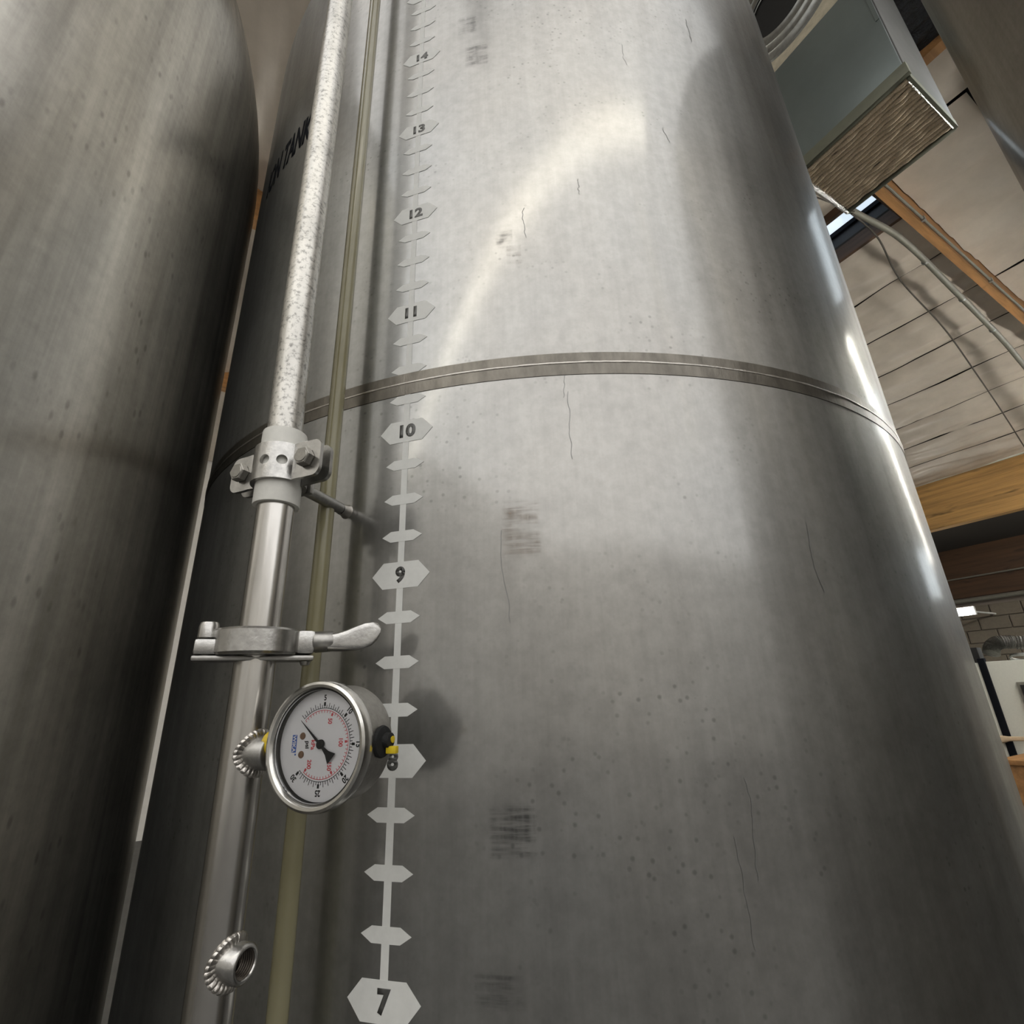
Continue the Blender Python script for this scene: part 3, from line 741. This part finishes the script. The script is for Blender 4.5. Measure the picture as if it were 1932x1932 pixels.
# ------------------------------------------------------------------ pressure gauge
GC = Vector((PP.x, PP.y, 0)) + U * .0597 + NV * .0119; GC.z = H0 - .0214
MG = Matrix.Translation(GC) @ Matrix((U.cross(NV), U, NV)).transposed().to_4x4()      # local y = dial up (away from pipe), z = towards viewer
GA = thing('pressure_gauge', 'round pressure gauge with white dial mounted sideways on the pipe', 'gauge', mtx=MG)
RG = .033
bm = new(); lathe(bm, [(0, -.031), (.0285, -.031), (.0300, -.0295), (.0305, -.028), (.0305, -.0045), (.0290, -.0045), (.0290, -.0110), (0, -.0110)], 96); obj('case', bm, M_CASE, GA, local=True, label='dull brownish steel gauge case')
bm = new(); lathe(bm, [(.0305, -.0085), (.0322, -.0082), (RG, -.0068), (RG, -.0030), (.0324, -.0008), (.0310, 0), (.0296, -.0003), (.0284, -.0016), (.0281, -.0036), (.0290, -.006), (.0305, -.0075)], 96, close=True); obj('bezel', bm, M_BEZEL, GA, local=True)
bm = new(); lathe(bm, [(.0281, -.0037), (.0281, -.0070), (.0289, -.0070), (.0289, -.0037)], 96, close=True); obj('inner_ring', bm, M_INK, GA, local=True)
bm = new(); lathe(bm, [(0, -.0071), (.0289, -.0071), (.0289, -.0078), (0, -.0078)], 96); dial = obj('dial', bm, M_DIAL, GA, local=True)
bm = new(); lathe(bm, [(0, -.0026), (.0281, -.0026), (.0281, -.0034), (0, -.0034)], 96); obj('window', bm, M_GLASS, GA, local=True)
ZD = -.0070
def pol(r, a): a = rad(a); return (r * math.sin(a), r * math.cos(a))          # clockwise from dial up
def arc(bm, r0, r1, a0, a1, n=80, z=ZD):
    prev = None
    for i in range(n + 1):
        a = a0 + (a1 - a0) * i / n; q = [bm.verts.new((*pol(r, a), z)) for r in (r0, r1)]
        if prev: bm.faces.new((prev[0], prev[1], q[1], q[0]))
        prev = q
def tick(bm, r0, r1, a, w_, z=ZD):
    s_ = Vector((*pol(1, a), 0)); t_ = Vector((s_.y, -s_.x, 0)) * w_ / 2
    bm.faces.new([bm.verts.new(p + Vector((0, 0, z))) for p in (s_ * r0 - t_, s_ * r1 - t_, s_ * r1 + t_, s_ * r0 + t_)])
bm = new(); arc(bm, .0183, .0186, -135, 135)
for k in range(61):
    a = -135 + 4.5 * k; tick(bm, .0183, .0212 if k % 2 == 0 else .0201, a, .00036)
    if k % 10 == 0 and k: tick(bm, .0196, .0216, a, .0013)
obj('scale_marks', bm, M_INK, dial, local=True, smooth=False, label='black printed outer scale')
bm = new(); arc(bm, .0172, .0175, -135, 128)
for k in range(42):
    a = -135 + 6.53 * k
    if a <= 128: tick(bm, .0160, .0173, a, .00034)
    if k % 10 == 0 and k: tick(bm, .0151, .0166, a, .0012)
obj('scale_marks', bm, M_RED, dial, local=True, smooth=False, label='red printed inner scale')
for k, s in enumerate(('5', '10', '15', '20', '25', '30')):
    a = -90 + 45 * k; bm = text_bm(s, .0042, .00013, xs=.85)
    x, y = pol(.0238, a); 
    for v in bm.verts: v.co = Matrix.Rotation(-rad(a), 4, 'Z') @ v.co + Vector((x, y, ZD))
    obj('numeral', bm, M_INK, dial, local=True, smooth=False)
for s, a in (('50', -69.7), ('100', -4.4), ('150', 60.9), ('200', 126.2)):
    bm = text_bm(s, .0036, .00011, xs=.85)
    x, y = pol(.0124, a)
    for v in bm.verts: v.co = v.co + Vector((x, y, ZD))
    obj('numeral', bm, M_RED, dial, local=True, smooth=False)
for s, sz, y, m in (('psi', .0036, -.0096, M_INK), ('kPa', .0036, -.0058, M_RED)):
    bm = text_bm(s, sz, .00011)
    for v in bm.verts: v.co += Vector((.0003, y, ZD))
    obj('unit_text', bm, m, dial, local=True, smooth=False)
bm = new(); box(bm, (-.0048, -.0201, ZD - .0001), (.0042, -.0170, ZD)); lg = obj('logo_plate', bm, M_BLUE, dial, local=True, smooth=False)
bm = text_bm('WIKA', .0031, .00006, xs=1.05)
for v in bm.verts: v.co += Vector((-.0003, -.01855, ZD + .00025))
obj('logo_text', bm, M_DIAL, dial, local=True, smooth=False)
bm = new(); cyl(bm, (.0052, -.0172, ZD - .0001), (.0052, -.0172, ZD + .0001), .0005); obj('logo_dot', bm, M_BLUE, dial, local=True)
for x in (-.0042, .0052):
    bm = new(); lathe(bm, [(0, ZD + .0001), (.0009, ZD + .0001), (.0011, ZD + .0004), (.0017, ZD + .0004), (.0019, ZD)], 24, Matrix.Translation((x, -.0132, 0))); obj('dial_screw', bm, M_BRASS, dial, local=True)
bm = new(); NAG = -139.; nd = Vector((*pol(1, NAG), 0)); nt_ = Vector((nd.y, -nd.x, 0)); zN = Vector((0, 0, ZD + .0012))
pts = [nd * .0188, nd * .004 + nt_ * .00065, nd * -.002 + nt_ * .0006, nd * -.0066 + nt_ * .0030, nd * -.0098 + nt_ * .0033, nd * -.0098 - nt_ * .0033, nd * -.0066 - nt_ * .0030, nd * -.002 - nt_ * .0006, nd * .004 - nt_ * .00065]
pts[3] = nd * -.0066 + nt_ * .0014; pts[6] = nd * -.0066 - nt_ * .0014; pts[4] = nd * -.0108 + nt_ * .0034; pts[5] = nd * -.0108 - nt_ * .0034
f = bm.faces.new([bm.verts.new(p + zN) for p in pts]); r_ = bmesh.ops.extrude_face_region(bm, geom=[f])
bmesh.ops.translate(bm, vec=(0, 0, .0004), verts=[g_ for g_ in r_['geom'] if isinstance(g_, bmesh.types.BMVert)])
lathe(bm, [(0, ZD + .0021), (.0019, ZD + .0021), (.0024, ZD + .0016), (.0024, ZD + .0004), (.002, ZD), (0, ZD)], 32); obj('needle', bm, M_INK, GA, local=True, label='black needle resting below zero')
bm = new(); F = frame((0, -.0285, -.0119 ), (0, -1, 0)); lathe(bm, [(0, 0), (.0075, 0), (.0075, .003), (.0060, .0035), (.0060, .0125), (0, .0125)], 32, F); st_ = obj('stem', bm, M_CAST_D, GA, local=True)
bm = new(); pr = [(.0058, .0036)]
for k in range(7): pr += [(.0069, .0042 + .0013 * k), (.0063, .0048 + .0013 * k)]
pr += [(.0055, .0130)]; lathe(bm, pr, 36, F); obj('thread_tape', bm, M_YEL, st_, local=True, label='yellow thread seal tape')
VM = Matrix.Translation((0, .0300, -.0175)) @ Matrix(((1, 0, 0), (0, 0, 1), (0, -1, 0))).to_4x4().inverted()
VF = frame((.0, .0296, -.019), (0, 1, 0))
bm = new(); lathe(bm, [(.0080, 0), (.0084, .0010), (.0078, .0024), (.0050, .0032), (0, .0034)], 36, VF); lathe(bm, [(.0042, .002), (.0040, .0062), (.0030, .0068), (0, .0068)], 24, VF @ Matrix.Translation((.0005, -.0005, 0))); vp = obj('vent_plug', bm, M_BLACK, GA, local=True, label='black rubber vent plug')
bm = new(); box(bm, (-.0060, -.0016, .0045), (-.0022, .0016, .0108), .0006, VF); obj('vent_lever', bm, M_YEL, vp, local=True, label='yellow vent lever')
bm = new(); lathe(bm, [(0, .0066), (.0016, .0066), (.0018, .0074), (0, .0076)], 16, VF @ Matrix.Translation((.001, -.001, 0))); obj('vent_pin', bm, M_YEL, vp, local=True)

# ------------------------------------------------------------------ ventilation box on the ceiling at right
K = .75; BX0, BX1, BY0, BY1, BZ0 = 2.4 * K, 2.885 * K, .375 * K, .905 * K, H0 + 2.62 * K
VB = thing('ventilation_box', 'grey sheet metal air box hanging from the ceiling with a ribbed tan underside', 'vent', (BX0, (BY0 + BY1) / 2, BZ0))
zf = H0 + 2.69 * K; zs = H0 + 3.43 * K; zt = H0 + ceil_rel(BX0) + .05
bm = new(); box(bm, (BX0, BY0, zf), (BX0 + .012, BY1, zs), .002); box(bm, (BX0 - .003, BY0, zf + .28), (BX0, BY0 + .012, zs)); obj('side_panel', bm, M_DUCT, VB, label='dark grey flat sheet side')
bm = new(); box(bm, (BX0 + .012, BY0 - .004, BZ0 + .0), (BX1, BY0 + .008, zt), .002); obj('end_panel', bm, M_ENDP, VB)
bm = new(); box(bm, (BX0, BY1 - .01, zf), (BX1, BY1, zt)); box(bm, (BX1 - .01, BY0, zf), (BX1, BY1, zt)); obj('back_panel', bm, M_DUCT, VB)
bm = new(); box(bm, (BX0 - .012, BY0 - .012, BZ0), (BX0 + .006, BY1, zf), .002); obj('flange', bm, M_DUCT2, VB)
bm = new(); box(bm, (BX1 - .01, BY0, BZ0 - .004), (BX1 + .008, BY1, BZ0 + .03), .002); box(bm, (BX0 + .01, BY0 - .006, BZ0 - .005), (BX1, BY0 + .004, BZ0 + .03)); obj('rim', bm, M_DUCT2, VB)
src = None; npl = 17                                            # pleats of the underside, each its own strip
for i in range(npl):
    x = BX0 + .010 + (BX1 - BX0 - .022) * (i + .5) / npl; wd = (BX1 - BX0 - .022) / npl
    bm = new(); ny = 26; prev = None
    for j in range(ny + 1):
        y = BY0 + .006 + (BY1 - BY0 - .012) * j / ny; zz = BZ0 + .006 * noise.noise(Vector((i * 1.7, j * .45, 2))); ww = wd * (.47 + .05 * noise.noise(Vector((i, j * .3, 7))))
        r_ = [bm.verts.new(p) for p in ((x - ww, y, zz + .006), (x - ww * .6, y, zz - .001), (x, y, zz - .0035), (x + ww * .6, y, zz - .001), (x + ww, y, zz + .006))]
        if prev:
            for k in range(4): bm.faces.new((prev[k], prev[k + 1], r_[k + 1], r_[k]))
        prev = r_
    obj('pleat', bm, M_PAD, VB, angle=70)
bm = new(); box(bm, (BX0 + .01, BY0 + .004, BZ0 + .008), (BX1 - .01, BY1, BZ0 + .02)); obj('backing', bm, M_SEAM, VB)
bm = new(); n = 60; tube(bm, [(BX0 + .06 + (BX1 - BX0 - .06) * i / n, BY1 + .004 + .003 * noise.noise(Vector((i * .5, 0, 0))), BZ0 + .004 * noise.noise(Vector((0, i * .4, 0)))) for i in range(n + 1)], .012, 8, rf=lambda i: .013 * (1 - .6 * abs(i / n - .3)) * (1 + .3 * noise.noise(Vector((i * .9, 3, 3)))))
obj('foil_edge', bm, M_FOIL, VB, label='bright crinkled foil edge')
bm = new(); n = 30; tube(bm, [(BX0 + .02 + (BX1 - BX0 - .03) * i / n, BY0 + .006, BZ0 - .003) for i in range(n + 1)], .003, 6, rf=lambda i: .003 * (1 + .6 * noise.noise(Vector((i * 1.9, 3, 3))))); obj('foil_edge', bm, M_FOIL, VB)
bm = new(); box(bm, (BX0 + .004, BY0 - .03, zs + .004), (BX0 + .03, .84, zt), .002); ub = obj('cream_board', bm, M_CREAM, VB)
yc, zc = .72 * K, H0 + 3.87 * K; ro, ri = .37 * K, .195 * K
F = frame((BX0 + .004, yc, zc), (-1, 0, 0))
bm = new(); lathe(bm, [(ro, 0), (ro * .98, .006), (ro * .86, .009), (ro * .84, .013), (ro * .8, .010), (ri * 1.35, .013), (ri * 1.3, .018), (ri * 1.24, .014), (ri * 1.06, .017), (ri, .021), (ri * .985, .016), (ri * .985, .001)], 72, F); obj('duct_collar', bm, M_GALV, VB)
bm = new(); lathe(bm, [(ri * .98, .018), (ri * .97, .003), (0, .003)], 64, F); obj('duct_throat', bm, M_BLACK, VB)  # black disc stands in for the darkness inside the open duct
bm = new(); lathe(bm, [(ri * .965, .009), (ri * .93, .011), (ri * .965, .013)], 64, F); obj('throat_bead', bm, M_GALV, VB)

# conduit and cable sagging under the ceiling
def smooth_path(pts, n=12):
    out = []; P_ = [Vector(p) for p in pts]
    for i in range(len(P_) - 1):
        a = P_[max(i - 1, 0)]; b = P_[i]; c = P_[i + 1]; d = P_[min(i + 2, len(P_) - 1)]
        for k in range(n):
            t_ = k / n; out.append(.5 * ((2 * b) + (c - a) * t_ + (2 * a - 5 * b + 4 * c - d) * t_ ** 2 + (3 * b - a - 3 * c + d) * t_ ** 3))
    return out + [P_[-1]]
bm = new(); tube(bm, smooth_path([(3.39 - .6, 1.05, H0 + 3.2), (3.39, 1.07, H0 + 3.14), (3.98, 1.01, H0 + 3.08), (4.83, 1.04, H0 + 2.99), (5.83, 1.09, H0 + 2.89), (6.44, 1.14, H0 + 2.83), (9.1, 1.36, H0 + 2.56)]), .021, 14)
cd = obj('flexible_conduit', bm, M_CONDUIT); cd['label'] = 'thick grey conduit sagging under the ceiling from the grey box'; cd['category'] = 'conduit'
for p in ((3.42, 1.068, 3.137), (4.35, 1.022, 3.04), (5.0, 1.05, 2.972), (5.62, 1.08, 2.91)):
    q = Vector((p[0], p[1], H0 + p[2])); bm = new(); cyl(bm, q - Vector((.03 if p[0] < 3.5 else .008, 0, -.003)), q + Vector((.03 if p[0] < 3.5 else .008, .002, -.003)), .028 if p[0] < 3.5 else .0235); obj('conduit_band', bm, M_GALV if p[0] > 3.5 else M_DUCT2, cd)
bm = new(); tube(bm, smooth_path([(3.45, 1.07, H0 + 3.1), (3.83, 1.09, H0 + 3.09), (4.39, 1.21, H0 + 3.04), (5.26, 1.29, H0 + 2.95), (6.16, 1.42, H0 + 2.86), (7.32, 1.60, H0 + 2.74), (9.1, 1.9, H0 + 2.6)]), .006, 8)
o = obj('cable', bm, M_CABLE); o['label'] = 'thin dark cable hanging below the thick grey conduit'; o['category'] = 'cable'
bm = new(); tube(bm, smooth_path([(2.75, 1.22, H0 + 3.2), (3.1, 1.12, H0 + 3.12), (3.45, 1.05, H0 + 3.1)]), .005, 8)
o = obj('cable', bm, M_CABLE); o['label'] = 'short dark cable crossing the bluish skylight beside the tank edge'; o['category'] = 'cable'

# ------------------------------------------------------------------ things low at the right edge
CB = thing('cold_room', 'white insulated panel cabin at the right edge with dark corner trim', 'cabin', (5.6, .9, 0))
bm = new(); box(bm, (5.0, .2, .05), (6.4, 1.728, H0 + .105), .006); obj('wall_panel', bm, M_WHITE, CB)
bm = new(); box(bm, (4.985, 1.722, .05), (5.02, 1.765, H0 + .13), .004); obj('corner_trim', bm, M_INK, CB)
bm = new(); box(bm, (4.995, 1.765, .05), (5.4, 1.80, H0 + .10), .004); obj('edge_panel', bm, M_WHITE, CB)
bm = new(); box(bm, (4.98, 1.30, H0 - .32), (5.0, 1.585, H0 - .045), .004); wf = obj('window_frame', bm, M_CONDUIT, CB)
bm = new(); box(bm, (4.972, 1.32, H0 - .30), (4.98, 1.565, H0 - .065)); obj('pane', bm, M_BLACK, wf)
bm = new(); box(bm, (5.0, .2, 0), (6.4, 1.8, .05)); obj('base', bm, M_INK, CB)
t = thing('flexible_duct', 'crinkled silver flexible duct lying over the white cabin', 'duct', (5.4, 1.5, H0 + .2))
bm = new(); n = 240; pth = smooth_path([(5.15, 1.72, H0 + .165), (5.18, 1.71, H0 + .215), (5.22, 1.66, H0 + .245), (5.3, 1.5, H0 + .225), (5.35, 1.0, H0 + .185), (5.4, .3, H0 + .175)], 40)
tube(bm, pth, .05, 16, rf=lambda i: .048 + .004 * math.sin(i * 1.57) + .004 * noise.noise(Vector((i * .3, 0, 0)))); obj('duct_hose', bm, M_FOILD, t)
bm = new(); F = frame((5.2, 1.56, H0 + .112), (.3, 0, 1)); lathe(bm, [(.075, 0), (.08, .012), (.075, .024), (.066, .012)], 40, F, close=True); obj('hose_ring', bm, M_GALV, t)
bm = new(); cyl(bm, (5.3, .25, H0 + .36), (5.5, 1.2, H0 + .30), .05); o = obj('dark_duct', bm, M_BLACK); o['label'] = 'black duct above the silver flexible duct at right'; o['category'] = 'duct'
PST = thing('post', 'dark steel post standing between tank edge and white cabin', 'post', (5.25, 1.86, 0))
bm = new(); box(bm, (5.21, 1.82, 0), (5.29, 1.90, H0 + .22), .004); obj('shaft', bm, M_BLACK, PST)
bm = new(); box(bm, (5.20, 1.815, H0 - .52), (5.30, 1.905, H0 - .40), .004); obj('sleeve', bm, M_GALV, PST)
t = thing('wooden_bar', 'pale wooden bar sticking out in front of the dark trim', 'bar', (4.9, 1.7, H0 - .43))
bm = new(); loft_pts = [((4.945, 1.80, H0 - .430), .035), ((4.945, 1.72, H0 - .42), .016), ((4.945, 1.5, H0 - .41), .012), ((4.945, 1.2, H0 - .405), .012)]
prev = None
for p, r in loft_pts:
    ring = [bm.verts.new(Vector(p) + Vector((r * .6 * math.cos(k * PI / 4), 0, r * math.sin(k * PI / 4)))) for k in range(8)]
    if prev:
        for k in range(8): bm.faces.new((prev[k], prev[(k + 1) % 8], ring[(k + 1) % 8], ring[k]))
    else: bm.faces.new(ring)
    prev = ring
bm.faces.new(prev); obj('handle', bm, grainy('pale_wood', (.66, .50, .33), .6), t)
bm = new(); cyl(bm, (4.945, 1.30, H0 - .44), (4.945, 1.30, 0), .012); obj('upright', bm, M_CONDUIT, t)
t = thing('wooden_cabinet', 'dark brown wooden cabinet below the pale bar at the right edge', 'cabinet', (4.65, 1.5, 0))
bm = new(); box(bm, (4.45, 1.0, .06), (4.9, 1.62, H0 - .53), .008); obj('body', bm, M_WOOD_X, t)
bm = new(); box(bm, (4.43, .98, H0 - .53), (4.92, 1.64, H0 - .50), .005); obj('top', bm, M_WOOD_X, t)
bm = new(); box(bm, (4.47, 1.02, 0), (4.88, 1.6, .06)); obj('plinth', bm, M_WOOD_D, t)
t = thing('plastic_drum', 'white plastic drum on the floor, mirrored low in the tank', 'drum', (3.0, -.40, 0))
bm = new(); lathe(bm, [(0, 0), (.27, 0), (.29, .03), (.30, .3), (.29, .33), (.30, .36), (.30, .75), (.29, .78), (.30, .81), (.30, 1.12), (.29, 1.15), (.295, 1.20), (.25, 1.26), (.1, 1.28), (0, 1.28)], 64, Matrix.Translation((3.0, -.40, 0))); obj('body', bm, M_WHITE, t)
bm = new(); lathe(bm, [(.05, 1.26), (.05, 1.30), (0, 1.305)], 24, Matrix.Translation((3.0, -.29, 0))); obj('cap', bm, M_BLACK, t)
